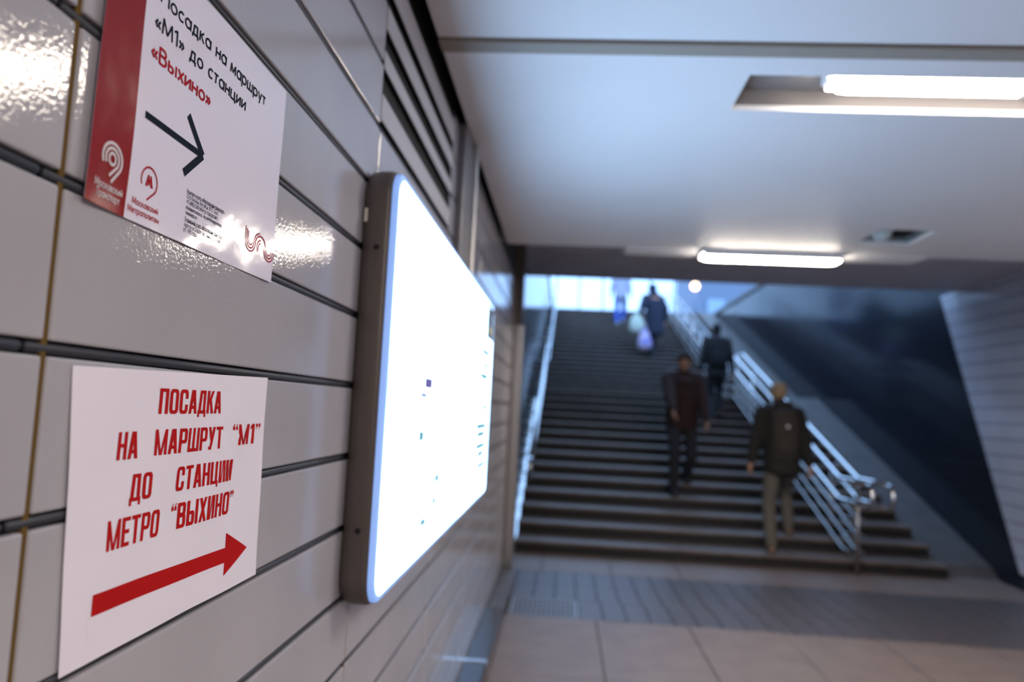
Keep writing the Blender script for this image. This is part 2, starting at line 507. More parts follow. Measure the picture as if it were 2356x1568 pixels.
def rounded(P, rad=0.05, n=4):
    out = [Vector(P[0])]
    for a, b, c in zip(P, P[1:], P[2:]):
        a, b, c = Vector(a), Vector(b), Vector(c)
        p, q = b + (a - b).normalized() * rad, b + (c - b).normalized() * rad
        for k in range(n + 1):
            t = k / n
            out.append(p * (1 - t) ** 2 + b * 2 * t * (1 - t) + q * t * t)
    out.append(Vector(P[-1]))
    return out
def end_loop(x, y, zt, zb):
    zm, rr = (zt + zb) / 2, (zt - zb) / 2
    return [(x, y, zt)] + [(x, y - rr * math.sin(a), zm + rr * math.cos(a)) for a in [PI * k / 10 for k in range(1, 10)]] + [(x, y, zb)]

hr = tag(empty('stair_railing', (3.52, 8.1, 0)), 'double-sided chrome handrail running up the middle of the stairs on posts', 'handrail')
def hch(o, root=None):
    root = root or hr
    o.parent = root
    o.matrix_parent_inverse = Matrix.Translation(root.location).inverted()
    return o
HU, HL = 0.94, 0.725
for x in (3.425, 3.615):
    hch(tube('upper_handrail', M['steel'], rounded(rail_path(x, HU, 7.56, YT - 0.1)), 0.024))
    hch(tube('lower_handrail', M['steel'], rounded(rail_path(x, HL, 7.56, YT - 0.1)), 0.024))
    hch(tube('end_loop', M['steel'], end_loop(x, 7.56, HU, HL), 0.024))
post_y = [8.06] + [Y0 + RUN * (3 * k + 1.6) for k in range(5)] + [14.4] + [YL + RUN * (3 * k + 2.6) for k in range(6)]
for i, py in enumerate(post_y):
    base = 0.0
    for (sy, sz) in steps:
        if py > sy:
            base = sz
    top = rail_h(HU, py) - 0.06
    hch(tube('post', M['brushed'], [(3.52, py, base), (3.52, py, top)], 0.021))
    for z in (rail_h(HU, py), rail_h(HL, py)):
        hch(tube('bracket', M['steel'], [(3.43, py, z - 0.02), (3.47, py, z - 0.05), (3.57, py, z - 0.05), (3.61, py, z - 0.02)], 0.010, seg=8))
for x in (3.46, 3.58):
    for dz in (0.22, 0.385, 0.55):
        pa = [(x, 8.07, dz)] + [tuple((x, yy, rail_h(dz, yy))) for yy in (8.30, Y0 + (N1 - 1) * RUN + 0.10, YL - 0.15, YT - 0.1)]
        hch(tube('infill_bar', M['brushed'], rounded(pa), 0.011, seg=8))

lr = tag(empty('wall_railing', (0.16, 8.5, 0)), 'chrome double handrail fixed along the left wall of the stairs', 'handrail')
for hgt in (0.93, 0.72):
    hch(tube('handrail', M['steel'], rounded([(0.16, yy, rail_h(hgt, yy)) for yy in (8.42, Y0 + (N1 - 1) * RUN + 0.10, YL - 0.15, YT - 0.1)]), 0.024), lr)
hch(tube('end_loop', M['steel'], end_loop(0.16, 8.42, rail_h(0.93, 8.42), rail_h(0.72, 8.42)), 0.024), lr)
for k in range(11):
    yy = 8.7 + k * 1.4
    for hgt in (0.93, 0.72):
        z = rail_h(hgt, yy)
        hch(tube('wall_bracket', M['brushed'], [(0.012, yy, z - 0.07), (0.10, yy, z - 0.07), (0.16, yy, z - 0.02)], 0.010, seg=8), lr)

# ------------------------------------------------------------------ lightbox
LY0, LY1, LZ0, LZ1 = 1.755, 4.27, 1.02, 2.068
lb = tag(empty('lightbox', (0, 3.01, 1.02)), 'large wall-mounted lightbox with a glowing white map panel and dark frame', 'lightbox')
def rr_off(o, r):
    return rrect(LY0 + o, LY1 - o, LZ0 + o, LZ1 - o, r, 8)
def lch(o):
    o.parent = lb
    o.matrix_parent_inverse = Matrix.Translation(lb.location).inverted()
    return o
hs = lch(link('housing', loft_x([(0.001, rr_off(0.014, 0.06)), (0.010, rr_off(0.003, 0.07)), (0.030, rr_off(0.0, 0.072)), (0.056, rr_off(0.0, 0.072)), (0.066, rr_off(0.003, 0.07)), (0.069, rr_off(0.008, 0.065))], smooth=True), M['bronze']))
lch(link('rim', loft_x([(0.0685, rr_off(0.006, 0.067)), (0.080, rr_off(0.007, 0.066)), (0.0835, rr_off(0.011, 0.063)), (0.0835, rr_off(0.026, 0.05))], cap1=True), M['acrylic']))
pm = bpy.data.materials.new('lit_map_panel')
pm.use_nodes = True
nt = pm.node_tree
b = nt.nodes['Principled BSDF']
b.inputs['Roughness'].default_value = 0.2
geo = nt.nodes.new('ShaderNodeNewGeometry')
vo = nt.nodes.new('ShaderNodeTexVoronoi')
vo.feature = 'DISTANCE_TO_EDGE'
vo.inputs['Scale'].default_value = 9
nz = nt.nodes.new('ShaderNodeTexNoise')
nz.inputs['Scale'].default_value = 2.2
nz.inputs['Detail'].default_value = 4
nt.links.new(geo.outputs['Position'], vo.inputs['Vector'])
nt.links.new(geo.outputs['Position'], nz.inputs['Vector'])
r1 = nt.nodes.new('ShaderNodeMapRange')
r1.inputs['From Min'].default_value = 0.0
r1.inputs['From Max'].default_value = 0.05
r1.inputs['To Min'].default_value = 0.45
nt.links.new(vo.outputs['Distance'], r1.inputs['Value'])
r2 = nt.nodes.new('ShaderNodeMapRange')
r2.inputs['From Min'].default_value = 0.30
r2.inputs['From Max'].default_value = 0.48
r2.inputs['To Min'].default_value = 0.10
nt.links.new(nz.outputs['Fac'], r2.inputs['Value'])
mu = nt.nodes.new('ShaderNodeMath')
mu.operation = 'MULTIPLY'
nt.links.new(r1.outputs['Result'], mu.inputs[0])
nt.links.new(r2.outputs['Result'], mu.inputs[1])
mx = nt.nodes.new('ShaderNodeMix')
mx.data_type = 'RGBA'
mx.inputs['A'].default_value = (0.10, 0.36, 0.56, 1)
mx.inputs['B'].default_value = (*BOX_COL, 1)
nt.links.new(mu.outputs['Value'], mx.inputs['Factor'])
nt.links.new(mx.outputs['Result'], b.inputs['Emission Color'])
b.inputs['Emission Strength'].default_value = BOX_POWER
pn = lch(link('map_panel', loft_x([(0.0836, rr_off(0.022, 0.052)), (0.0842, rr_off(0.022, 0.052))]), pm))
def ink(name, col, e):
    return mat(name, (0.1, 0.1, 0.1), 0.4, emit=(col, e))
I_dark, I_purp, I_teal, I_pale = ink('print_dark', (0.02, 0.035, 0.05), 1), ink('print_purple', (0.10, 0.06, 0.30), 1.0), ink('print_teal', (0.10, 0.32, 0.42), 1.0), ink('print_pale', (0.75, 0.95, 1.0), 1.15)
def pr(name, m, y0, y1, z0, z1):
    o = link(name, box_me(0.0842, 0.0847, y0, y1, z0, z1), m, pn)
    return o
pr('map_header', I_dark, 3.92, 4.235, 1.86, 2.04)
pr('map_header', ink('print_yellow', (0.5, 0.42, 0.1), 1), 3.98, 4.19, 1.895, 1.925)
pr('map_symbol', I_purp, 2.25, 2.385, 1.547, 1.578)
pr('map_symbol', I_purp, 2.19, 2.31, 1.520, 1.530)
pr('map_symbol', I_purp, 2.235, 2.262, 1.506, 1.545)
for y0, y1, z in ((3.75, 4.15, 1.78), (3.85, 4.10, 1.715), (3.73, 4.12, 1.655), (3.90, 4.14, 1.495), (3.66, 4.14, 1.40), (3.70, 4.10, 1.36), (3.67, 4.14, 1.30), (3.75, 4.08, 1.26), (3.78, 4.18, 1.20)):
    pr('map_legend_line', I_teal, y0, y1, z - 0.016, z + 0.016)
for k in range(26):
    yy, zz = random.uniform(2.15, 3.1), random.uniform(1.12, 1.42)
    pr('map_detail', I_pale if k % 3 else I_teal, yy, yy + random.uniform(0.02, 0.10), zz, zz + random.uniform(0.012, 0.03))
for zz in (1.20, 1.865):
    bm = bmesh.new()
    bmesh.ops.create_cone(bm, cap_ends=True, segments=16, radius1=0.008, radius2=0.006, depth=0.004, matrix=Matrix.Translation((0.040, LY0 - 0.001, zz)) @ Matrix.Rotation(PI / 2, 4, 'X'))
    o = link('screw', mesh_bm(bm), M['screw'], hs)
o = link('tag', box_me(0.006, 0.014, LY0 - 0.002, LY0 + 0.001, 1.925, 1.958, 0.0005), mat('pale_tag', (0.7, 0.66, 0.6), 0.3), hs)

struct(box('wall_rear', M['soffit'], -0.3, XR + 0.4, -9.3, -9.0, 0.0, ZG))

# ------------------------------------------------------------------ notices taped to the wall
def sheet_me(y0, y1, z0, z1, disp, corners=None, nu=40, nv=28, t=0.0003):
    """paper as a thin curved slab; corners = (BL, BR, TR, TL) in (y, z)"""
    c = corners or ((y0, z0), (y1, z0), (y1, z1), (y0, z1))
    bm = bmesh.new()
    lay = []
    for dx in (0.0, -t):
        g = []
        for j in range(nv + 1):
            v = j / nv
            rowv = []
            for i in range(nu + 1):
                u = i / nu
                y = (c[0][0] * (1 - u) + c[1][0] * u) * (1 - v) + (c[3][0] * (1 - u) + c[2][0] * u) * v
                z = (c[0][1] * (1 - u) + c[1][1] * u) * (1 - v) + (c[3][1] * (1 - u) + c[2][1] * u) * v
                rowv.append(bm.verts.new((disp(y, z) + dx, y, z)))
            g.append(rowv)
        lay.append(g)
    for g in lay:
        for j in range(nv):
            for i in range(nu):
                bm.faces.new((g[j][i], g[j][i + 1], g[j + 1][i + 1], g[j + 1][i]))
    a, b = lay
    edge = [(0, i) for i in range(nu)] + [(j, nu) for j in range(nv)] + [(nv, i) for i in range(nu, 0, -1)] + [(j, 0) for j in range(nv, 0, -1)]
    for k in range(len(edge)):
        p, q = edge[k], edge[(k + 1) % len(edge)]
        bm.faces.new([bm.verts.new(v.co) for v in (a[p[0]][p[1]], a[q[0]][q[1]], b[q[0]][q[1]], b[p[0]][p[1]])])
    return mesh_bm(bm, 'sheet', True)

def flat_me(polys, disp, off):
    """flat print: polygons in (y, z) laid on the paper surface"""
    me = bpy.data.meshes.new('print')
    vs, fs = [], []
    for p in polys:
        k = len(vs)
        vs += [(disp(a, b) + off, a, b) for a, b in p]
        fs.append(list(range(k, k + len(p))))
    me.from_pydata(vs, [], fs)
    return me

def ribbon(pts, wd):
    out = []
    n = len(pts)
    nor = []
    for i in range(n):
        a, b = pts[max(i - 1, 0)], pts[min(i + 1, n - 1)]
        dx, dy = b[0] - a[0], b[1] - a[1]
        l = math.hypot(dx, dy) or 1
        nor.append((-dy / l * wd / 2, dx / l * wd / 2))
    for i in range(n - 1):
        p, q, a, b = pts[i], pts[i + 1], nor[i], nor[i + 1]
        out.append([(p[0] + a[0], p[1] + a[1]), (p[0] - a[0], p[1] - a[1]), (q[0] - b[0], q[1] - b[1]), (q[0] + b[0], q[1] + b[1])])
    return out

def font_polys(body, bold=0.0):
    cu = bpy.data.curves.new('txt', 'FONT')
    cu.body = body
    cu.resolution_u = 4
    cu.offset = bold
    o = bpy.data.objects.new('txt', cu)
    C.objects.link(o)
    dg = bpy.context.evaluated_depsgraph_get()
    ev = o.evaluated_get(dg)
    me = ev.to_mesh()
    pol = [[(me.vertices[i].co.x, me.vertices[i].co.y) for i in p.vertices] for p in me.polygons]
    ev.to_mesh_clear()
    bpy.data.objects.remove(o)
    bpy.data.curves.remove(cu)
    return pol

def font_line(body, y0, y1, zb, cap, bold=0.0):
    pol = font_polys(body, bold)
    xs = [p[0] for q in pol for p in q]
    a, b = min(xs), max(xs)
    k = (y1 - y0) / (b - a)
    kz = cap / (0.729 + bold * 2)
    return [[(y0 + (x - a) * k, zb + (z + bold) * kz) for x, z in q] for q in pol]

# round geometric letters drawn as even strokes; capitals one unit tall
def arc(cx, cz, rx, rz, a0, a1, n=14):
    return [(cx + rx * math.cos(math.radians(a0 + (a1 - a0) * k / n)), cz + rz * math.sin(math.radians(a0 + (a1 - a0) * k / n))) for k in range(n + 1)]
def sglyph(c):
    X, r = 0.66, 0.285
    m = 0.045
    O = arc(r + m, X / 2, r, r, 0, 360, 22)
    xr = 2 * r + m
    t = X - m
    if c == 'П':
        return 0.82, [[(m, 0), (m, 0.955), (0.77, 0.955), (0.77, 0)]]
    if c == 'М':
        return 1.0, [[(m, 0), (0.12, 1)], [(0.12, 0.97), (0.5, 0.12)], [(0.5, 0.12), (0.88, 0.97)], [(0.88, 1), (0.955, 0)]]
    if c == 'Т':
        return 0.70, [[(0, 0.955), (0.7, 0.955)], [(0.35, 0), (0.35, 0.95)]]
    if c == 'В':
        return 0.66, [[(m, 0), (m, 1)], [(m, 0.955), (0.34, 0.955)] + arc(0.34, 0.745, 0.21, 0.21, 90, -90, 8) + [(m, 0.535)], [(m, 0.535), (0.36, 0.535)] + arc(0.36, 0.29, 0.245, 0.245, 90, -90, 8) + [(m, m)]]
    if c == '1':
        return 0.36, [[(0.0, 0.80), (0.25, 0.96)], [(0.27, 0), (0.27, 1)]]
    if c == 'о':
        return 2 * r + 2 * m, [O]
    if c == 'с':
        return 0.56, [arc(r + m, X / 2, r, r, 50, 310, 18)]
    if c == 'а':
        return xr + m, [O, [(xr, 0), (xr, X)]]
    if c == 'е':
        return 0.65, [arc(r + m, X / 2, r, r, 0, 315, 18), [(m, X / 2), (xr, X / 2)]]
    if c == 'р':
        return xr + m, [O, [(m, X), (m, -0.27)]]
    if c == 'д':
        return 0.66, [[(m, -0.17), (m, m), (0.62, m), (0.62, -0.17)], [(0.12, m), (0.20, t), (0.53, t), (0.53, m)]]
    if c == 'к':
        return 0.54, [[(m, 0), (m, X)], [(m, 0.31), (0.44, X)], [(0.18, 0.40), (0.50, 0)]]
    if c == 'н':
        return 0.58, [[(m, 0), (m, X)], [(0.535, 0), (0.535, X)], [(m, 0.35), (0.535, 0.35)]]
    if c == 'м':
        return 0.74, [[(m, 0), (0.08, X)], [(0.08, X - 0.03), (0.37, 0.08)], [(0.37, 0.08), (0.66, X - 0.03)], [(0.66, X), (0.695, 0)]]
    if c == 'ш':
        return 0.82, [[(m, X), (m, m), (0.775, m), (0.775, X)], [(0.41, m), (0.41, X)]]
    if c == 'у':
        return 0.56, [[(0.02, X), (0.29, 0.05)], [(0.54, X), (0.20, -0.25)]]
    if c == 'т':
        return 0.50, [[(0, t), (0.5, t)], [(0.25, 0), (0.25, t)]]
    if c == 'ц':
        return 0.64, [[(m, X), (m, m), (0.62, m), (0.62, -0.17)], [(0.52, X), (0.52, m)]]
    if c in 'ий':
        g = [[(m, X), (m, 0)], [(m, 0.03), (0.535, X - 0.03)], [(0.535, 0), (0.535, X)]]
        return 0.58, g + ([arc(0.29, 0.90, 0.13, 0.10, 200, 340, 8)] if c == 'й' else [])
    if c == 'ы':
        return 0.76, [[(m, X), (m, m), (0.27, m)] + arc(0.27, 0.22, 0.175, 0.175, -90, 90, 8) + [(m, 0.395)], [(0.71, 0), (0.71, X)]]
    if c == 'х':
        return 0.52, [[(0.02, 0), (0.50, X)], [(0.02, X), (0.50, 0)]]
    if c == 'л':
        return 0.56, [[(0.02, 0), (0.16, t), (0.515, t), (0.515, 0)]]
    if c == 'п':
        return 0.58, [[(m, 0), (m, t), (0.535, t), (0.535, 0)]]
    if c == 'в':
        return 0.52, [[(m, 0), (m, X)], [(m, t), (0.28, t)] + arc(0.28, 0.485, 0.13, 0.13, 90, -90, 8) + [(m, 0.355)], [(m, 0.355), (0.30, 0.355)] + arc(0.30, 0.20, 0.155, 0.155, 90, -90, 8) + [(m, m)]]
    if c in '«»':
        g = [[(k + 0.20, 0.58), (k + 0.02, 0.34), (k + 0.20, 0.10)] for k in (0, 0.24)]
        if c == '»':
            g = [[(0.46 - a, b) for a, b in p] for p in g]
        return 0.46, g
    return 0.34, []
def stroke_line(body, y0, y1, zb, cap_h, wd=0.13):
    x, pol = 0.0, []
    for c in body:
        adv, g = sglyph(c)
        for p in g:
            if len(p) < 7:                                  # straight pieces: one bar each, corners overlapping
                for a, b in zip(p, p[1:]):
                    pol += [[(x + u, v) for u, v in w4] for w4 in ribbon([a, b], wd)]
                for b in p[1:-1]:
                    pol.append([(x + b[0] + 0.5 * wd * math.cos(k * PI / 4), b[1] + 0.5 * wd * math.sin(k * PI / 4)) for k in range(8)])
            else:
                pol += [[(x + u, v) for u, v in w4] for w4 in ribbon(p, wd)]
        x += adv + 0.14
    x -= 0.14
    k = (y1 - y0) / x
    return [[(y0 + a * k, zb + z * cap_h) for a, z in p] for p in pol]

# heavy poster capitals drawn from straight stems and rounded bowls; one unit tall
def R(x0, x1, z0, z1):
    return [(x0, z0), (x1, z0), (x1, z1), (x0, z1)]
def ring_pts(x0, x1, z0, z1, r, n=5):
    return rrect(x0, x1, z0, z1, r, n)
def ringp(x0, x1, z0, z1, s, bz, r, keep=None):
    o = ring_pts(x0, x1, z0, z1, r)
    i = ring_pts(x0 + s, x1 - s, z0 + bz, z1 - bz, max(r - 0.12, 0.04))
    out = []
    n = len(o)
    for k in range(n):
        q = [o[k], o[(k + 1) % n], i[(k + 1) % n], i[k]]
        out.append(q)
    return out
def glyph(c):
    W, s, b = 0.70, 0.235, 0.14
    if c == 'П':
        return W, [R(0, s, 0, 1), R(W - s, W, 0, 1), R(s, W - s, 1 - b, 1)]
    if c == 'О':
        return W, ringp(0, W, 0, 1, s, b, 0.2)
    if c == 'С':
        o, i = ring_pts(0, W, 0, 1, 0.2), ring_pts(s, W - s, b, 1 - b, 0.08)
        n = len(o)
        q = [[o[k], o[k + 1], i[k + 1], i[k]] for k in range(n - 1)]
        return W, q + [R(W - s, W, 0.62, 0.81), R(W - s, W, 0.19, 0.38)]
    if c == 'А':
        W = 0.74
        return W, [[(0, 0), (s, 0), (0.47, 1), (0.20, 1)], [(W - s, 0), (W, 0), (0.54, 1), (0.27, 1)], R(0.2, 0.54, 0.2, 0.2 + b)]
    if c == 'Д':
        W = 0.80
        return W, [[(0.06, b), (0.06 + s, b), (0.16 + s, 1), (0.16, 1)], R(W - 0.06 - s, W - 0.06, b, 1), R(0.16, W - 0.06, 1 - b, 1), R(0, W, 0, b), R(0, 0.17, -0.15, 0), R(W - 0.17, W, -0.15, 0)]
    if c == 'К':
        return W, [R(0, s, 0, 1), [(s, 0.40), (s, 0.66), (W - 0.24, 1), (W, 1), (s + 0.16, 0.52)], [(s + 0.02, 0.56), (s + 0.22, 0.62), (W + 0.02, 0), (W - 0.24, 0)]]
    if c == 'Н':
        return W, [R(0, s, 0, 1), R(W - s, W, 0, 1), R(s, W - s, 0.44, 0.44 + b)]
    if c == 'М':
        W = 0.92
        return W, [R(0, 0.2, 0, 1), R(W - 0.2, W, 0, 1), [(0.2, 1), (0.02, 1), (0.36, 0), (0.52, 0)], [(W - 0.2, 1), (W - 0.02, 1), (W - 0.36, 0), (W - 0.52, 0)]]
    if c == 'Р':
        return W, [R(0, s, 0, 1)] + ringp(0, W, 0.38, 1, s, b, 0.18)
    if c == 'Ш':
        W = 1.0
        return W, [R(0, 0.21, 0, 1), R(0.395, 0.605, 0, 1), R(0.79, 1.0, 0, 1), R(0, 1, 0, b)]
    if c == 'У':
        return W, [[(0, 1), (s, 1), (0.47, 0.34), (0.28, 0.30)], [(W - s, 1), (W, 1), (0.40, 0.14), (0.18, 0.14)], R(0.06, 0.36, 0, b)]
    if c == 'Т':
        return 0.68, [R(0, 0.68, 1 - b, 1), R(0.34 - s / 2, 0.34 + s / 2, 0, 1)]
    if c == '1':
        return 0.42, [R(0.16, 0.16 + s, 0, 1), [(0, 0.72), (0.16, 0.80), (0.16, 1), (0.0, 0.86)]]
    if c == 'Ц':
        return 0.78, [R(0, s, 0, 1), R(W - s, W, 0, 1), R(0, 0.78, 0, b), R(0.62, 0.78, -0.15, 0)]
    if c == 'И':
        return W, [R(0, s, 0, 1), R(W - s, W, 0, 1), [(s - 0.03, 0.0), (s + 0.08, 0.0), (W - s + 0.03, 1), (W - s - 0.08, 1)]]
    if c == 'Е':
        return 0.60, [R(0, s, 0, 1), R(0, 0.6, 0, b), R(0, 0.6, 1 - b, 1), R(0, 0.54, 0.44, 0.44 + b)]
    if c == 'В':
        return W, [R(0, s, 0, 1)] + ringp(0, W - 0.02, 0.46, 1, s, b, 0.16) + ringp(0, W, 0, 0.56, s, b, 0.17)
    if c == 'Ы':
        return 0.98, [R(0, s, 0, 1), R(0.98 - s, 0.98, 0, 1)] + ringp(0, 0.66, 0, 0.58, s, b, 0.17)
    if c == 'Х':
        return W, [[(0, 0), (s, 0), (W, 1), (W - s, 1)], [(W - s, 0), (W, 0), (s, 1), (0, 1)]]
    if c in '“”':
        q = []
        for k in (0, 0.24):
            q.append(R(k, k + 0.17, 0.84, 1.0) if c == '”' else R(k, k + 0.17, 0.74, 0.90))
            q.append([(k + 0.17, 0.84), (k + 0.17, 0.90), (k + 0.04, 0.70), (k + 0.0, 0.74)] if c == '”' else [(k, 0.90), (k, 0.84), (k + 0.17, 1.0), (k + 0.13, 1.04)])
        return 0.42, q
    return 0.4, []
def poster_line(body, y0, y1, zb, cap):
    x, pol = 0.0, []
    for c in body:
        wd, g = glyph(c)
        pol += [[(x + a, z) for a, z in p] for p in g]
        x += wd + 0.10
    x -= 0.10
    k = (y1 - y0) / x
    return [[(y0 + a * k, zb + z * cap) for a, z in p] for p in pol]

def put(root, name, material, polys, disp, off):
    o = link(name, flat_me(polys, disp, off), material, root)
    o.matrix_parent_inverse = Matrix.Translation(root.location).inverted()
    return o

# lower notice: plain paper with red capitals
def dlow(y, z):
    u, v = (y - 0.74) / 0.51, (z - 1.204) / 0.32
    d = 0.0022 + 0.0007 * math.sin(9 * u + 4 * v) + 0.0005 * math.sin(17 * u - 9 * v + 1)
    d += 0.0035 * max(0, 0.12 - u) * 6 * (0.12 - u) + 0.010 * max(0, u - 0.93) ** 1.5
    d += 0.0010 * math.exp(-((u - 0.82) / 0.12) ** 2 - ((v - 0.62) / 0.16) ** 2) * math.sin(60 * u + 40 * v)
    return d
low = tag(empty('notice_sheet', (0, 1.0, 1.2)), 'lower white paper notice with red block capitals and a solid red arrow', 'notice')
o = link('paper', sheet_me(0, 0, 0, 0, dlow, ((0.764, 1.205), (1.262, 1.204), (1.247, 1.530), (0.740, 1.521))), M['paper'], low)
o.matrix_parent_inverse = Matrix.Translation(low.location).inverted()
CAP = 0.0318
for body, ya, yb, zb in (('ПОСАДКА', 0.911, 1.083, 1.4710), ('НА', 0.832, 0.874, 1.4190), ('МАРШРУТ', 0.909, 1.095, 1.4200), ('“М1”', 1.128, 1.235, 1.4220), ('ДО', 0.864, 0.911, 1.3690), ('СТАНЦИИ', 0.970, 1.135, 1.3700), ('МЕТРО', 0.826, 0.937, 1.3190), ('“ВЫХИНО”', 0.965, 1.150, 1.3205)):
    put(low, 'printed_word', M['ink_red'], poster_line(body, ya, yb, zb, CAP if zb > 1.33 else 0.0335), dlow, 0.0005)
o = link('arrow_strip', sheet_me(0, 0, 0, 0, lambda y, z: dlow(y, z) + 0.00025, ((0.806, 1.224), (1.222, 1.224), (1.222, 1.300), (0.802, 1.300)), 40, 8, 0.00015), M['paper'], low)
o.matrix_parent_inverse = Matrix.Translation(low.location).inverted()
shaft = [[(0.808 + 0.325 * k / 24, 1.254 - 0.006 * k / 24), (0.808 + 0.325 * (k + 1) / 24, 1.254 - 0.006 * (k + 1) / 24), (0.808 + 0.325 * (k + 1) / 24, 1.277 - 0.007 * (k + 1) / 24), (0.808 + 0.325 * k / 24, 1.277 - 0.007 * k / 24)] for k in range(24)]
head = []
for k in range(6):
    a, b = k / 6, (k + 1) / 6
    head.append([(1.133 + 0.081 * a, 1.2285 + 0.0285 * a), (1.133 + 0.081 * b, 1.2285 + 0.0285 * b), (1.133 + 0.081 * b, 1.292 - 0.035 * b), (1.133 + 0.081 * a, 1.292 - 0.035 * a)])
put(low, 'red_arrow', M['ink_red'], shaft + head, lambda y, z: dlow(y, z) + 0.00025, 0.0004)

# upper notice: laminated sheet with a red stripe
def dup_(y, z):
    u, v = (y - 0.723) / 0.505, (z - 1.689) / 0.33
    d = 0.0028 + 0.0008 * math.sin(7 * u + 3 * v) + 0.0006 * math.sin(13 * u - 8 * v + 2)
    d += 0.010 * max(0, 0.14 - u) ** 2 * 18
    d += 0.0004 * max(0, 1 - v / 0.22) * math.sin(34 * u + 5 * v)
    return d
up = tag(empty('route_poster', (0, 1.0, 1.69)), 'upper laminated notice with a red left stripe, logos and a thin dark arrow', 'notice')
UC = ((0.723, 1.690), (1.226, 1.688), (1.232, 2.020), (0.731, 2.020))
o = link('paper', sheet_me(0, 0, 0, 0, dup_, UC, 64, 44), M['film'], up)
o.matrix_parent_inverse = Matrix.Translation(up.location).inverted()
o = link('red_stripe', sheet_me(0, 0, 0, 0, lambda y, z: dup_(y, z) + 0.0004, ((0.7228, 1.6895), (0.799, 1.6895), (0.8065, 2.020), (0.7305, 2.020)), 16, 44, 0.0002), M['film_red'], up)
o.matrix_parent_inverse = Matrix.Translation(up.location).inverted()
for body, ya, yb, zb, cap, mm, bo in (
        ('Контакт-центр «Московский транспорт»', 0.932, 1.040, 1.7555, 0.0058, 'ink_navy', 0.016), ('3210 (Билайн, МегаФон, МТС, Tele2)', 0.932, 1.021, 1.7490, 0.0056, 'ink_navy', 0.0),
        ('+7 (495) 539-5454 (с городских)', 0.932, 1.021, 1.7420, 0.0058, 'ink_navy', 0.010), ('transport.mos.ru, vk.com/transportmos', 0.931, 1.035, 1.7350, 0.0056, 'ink_navy', 0.014),
        ('mosmetro.ru', 0.931, 0.962, 1.7280, 0.0056, 'ink_navy', 0.014), ('Сервисный центр «Московский транспорт»', 0.930, 1.041, 1.7185, 0.0058, 'ink_navy', 0.016),
        ('Адреса: ул. Старая Басманная, д. 20, корп. 1,', 0.929, 1.042, 1.7115, 0.0056, 'ink_navy', 0.004), ('ул. 1905 года, д. 25', 0.928, 0.982, 1.7050, 0.0056, 'ink_navy', 0.0)):
    put(up, 'printed_text', M[mm], font_line(body, ya, yb, zb, cap, bo), dup_, 0.0006)
for body, ya, yb, zb, ch_, mm in (('Посадка на маршрут', 0.834, 1.147, 1.9600, 0.0200, 'ink_navy'), ('«М1» до станции', 0.827, 1.079, 1.9245, 0.0200, 'ink_navy'), ('«Выхино»', 0.824, 0.972, 1.8865, 0.0205, 'ink_crimson'), ('Московский', 0.811, 0.867, 1.7095, 0.0080, 'ink_crimson'), ('Метрополитен', 0.804, 0.870, 1.6990, 0.0080, 'ink_crimson')):
    put(up, 'printed_text', M[mm], stroke_line(body, ya, yb, zb, ch_, 0.15 if mm == 'ink_crimson' else 0.135), dup_, 0.0006)
for body, ya, yb, zb in (('Московский', 0.737, 0.791, 1.7095), ('Транспорт', 0.741, 0.787, 1.6995)):
    put(up, 'stripe_text', M['ink_white'], stroke_line(body, ya, yb, zb, 0.0084, 0.16), dup_, 0.0011)
# thin dark arrow
th = 0.0085
sh = ribbon([(0.8205 + 0.140 * k / 12, 1.8165) for k in range(13)], th)
put(up, 'dark_arrow', M['ink_navy'], sh + ribbon([(0.9195 + 0.0467 * k / 6, 1.8545 - 0.0380 * k / 6) for k in range(7)], th * 1.25) + ribbon([(0.9195 + 0.0467 * k / 6, 1.7785 + 0.0380 * k / 6) for k in range(7)], th * 1.25), dup_, 0.0006)
# emblems
def hook(cx, cz, r, a0, a1, tail, sq=1.0, n=22):
    pts = [(cx + r * math.cos(a0 + (a1 - a0) * k / n), cz + sq * r * math.sin(a0 + (a1 - a0) * k / n)) for k in range(n + 1)]
    if tail:
        p = pts[-1]
        pts += [(p[0] + (tail[0] - p[0]) * k / 4, p[1] + (tail[1] - p[1]) * k / 4) for k in range(1, 5)]
    return pts
D2 = PI / 180
cx, cz = 0.7655, 1.7445
e1 = ribbon(hook(cx, cz, 0.0185, 205 * D2, -32 * D2, (0.7665, 1.7195), 0.92), 0.0036) + ribbon(hook(cx, cz, 0.0125, 212 * D2, -32 * D2, (0.762, 1.7255), 0.92), 0.0034) + ribbon(hook(cx, cz, 0.0062, 0, -360 * D2, None), 0.0034)
put(up, 'emblem', M['ink_white'], e1, dup_, 0.0011)
cx, cz = 0.8425, 1.7430
e2 = ribbon(hook(cx, cz, 0.0175, 205 * D2, -35 * D2, (0.8395, 1.7205), 0.95), 0.0024)
k = 0.0085
mg = [[(-1.0, -0.75), (-0.35, -0.75), (-0.35, -0.6), (-0.15, 0.9), (-0.45, 0.9)], [(1.0, -0.75), (0.35, -0.75), (0.35, -0.6), (0.15, 0.9), (0.45, 0.9)], [(-0.45, 0.9), (-0.15, 0.9), (0.12, -0.5), (-0.12, -0.5)], [(0.45, 0.9), (0.15, 0.9), (-0.12, -0.5), (0.12, -0.5)]]
put(up, 'emblem', M['ink_crimson'], e2 + [[(cx + a * k, cz + b * k) for a, b in p] for p in mg], dup_, 0.0006)
wave = []
c1, c2, c3, zt, zw = 1.1365, 1.1735, 1.2060, 1.7395, 0.90
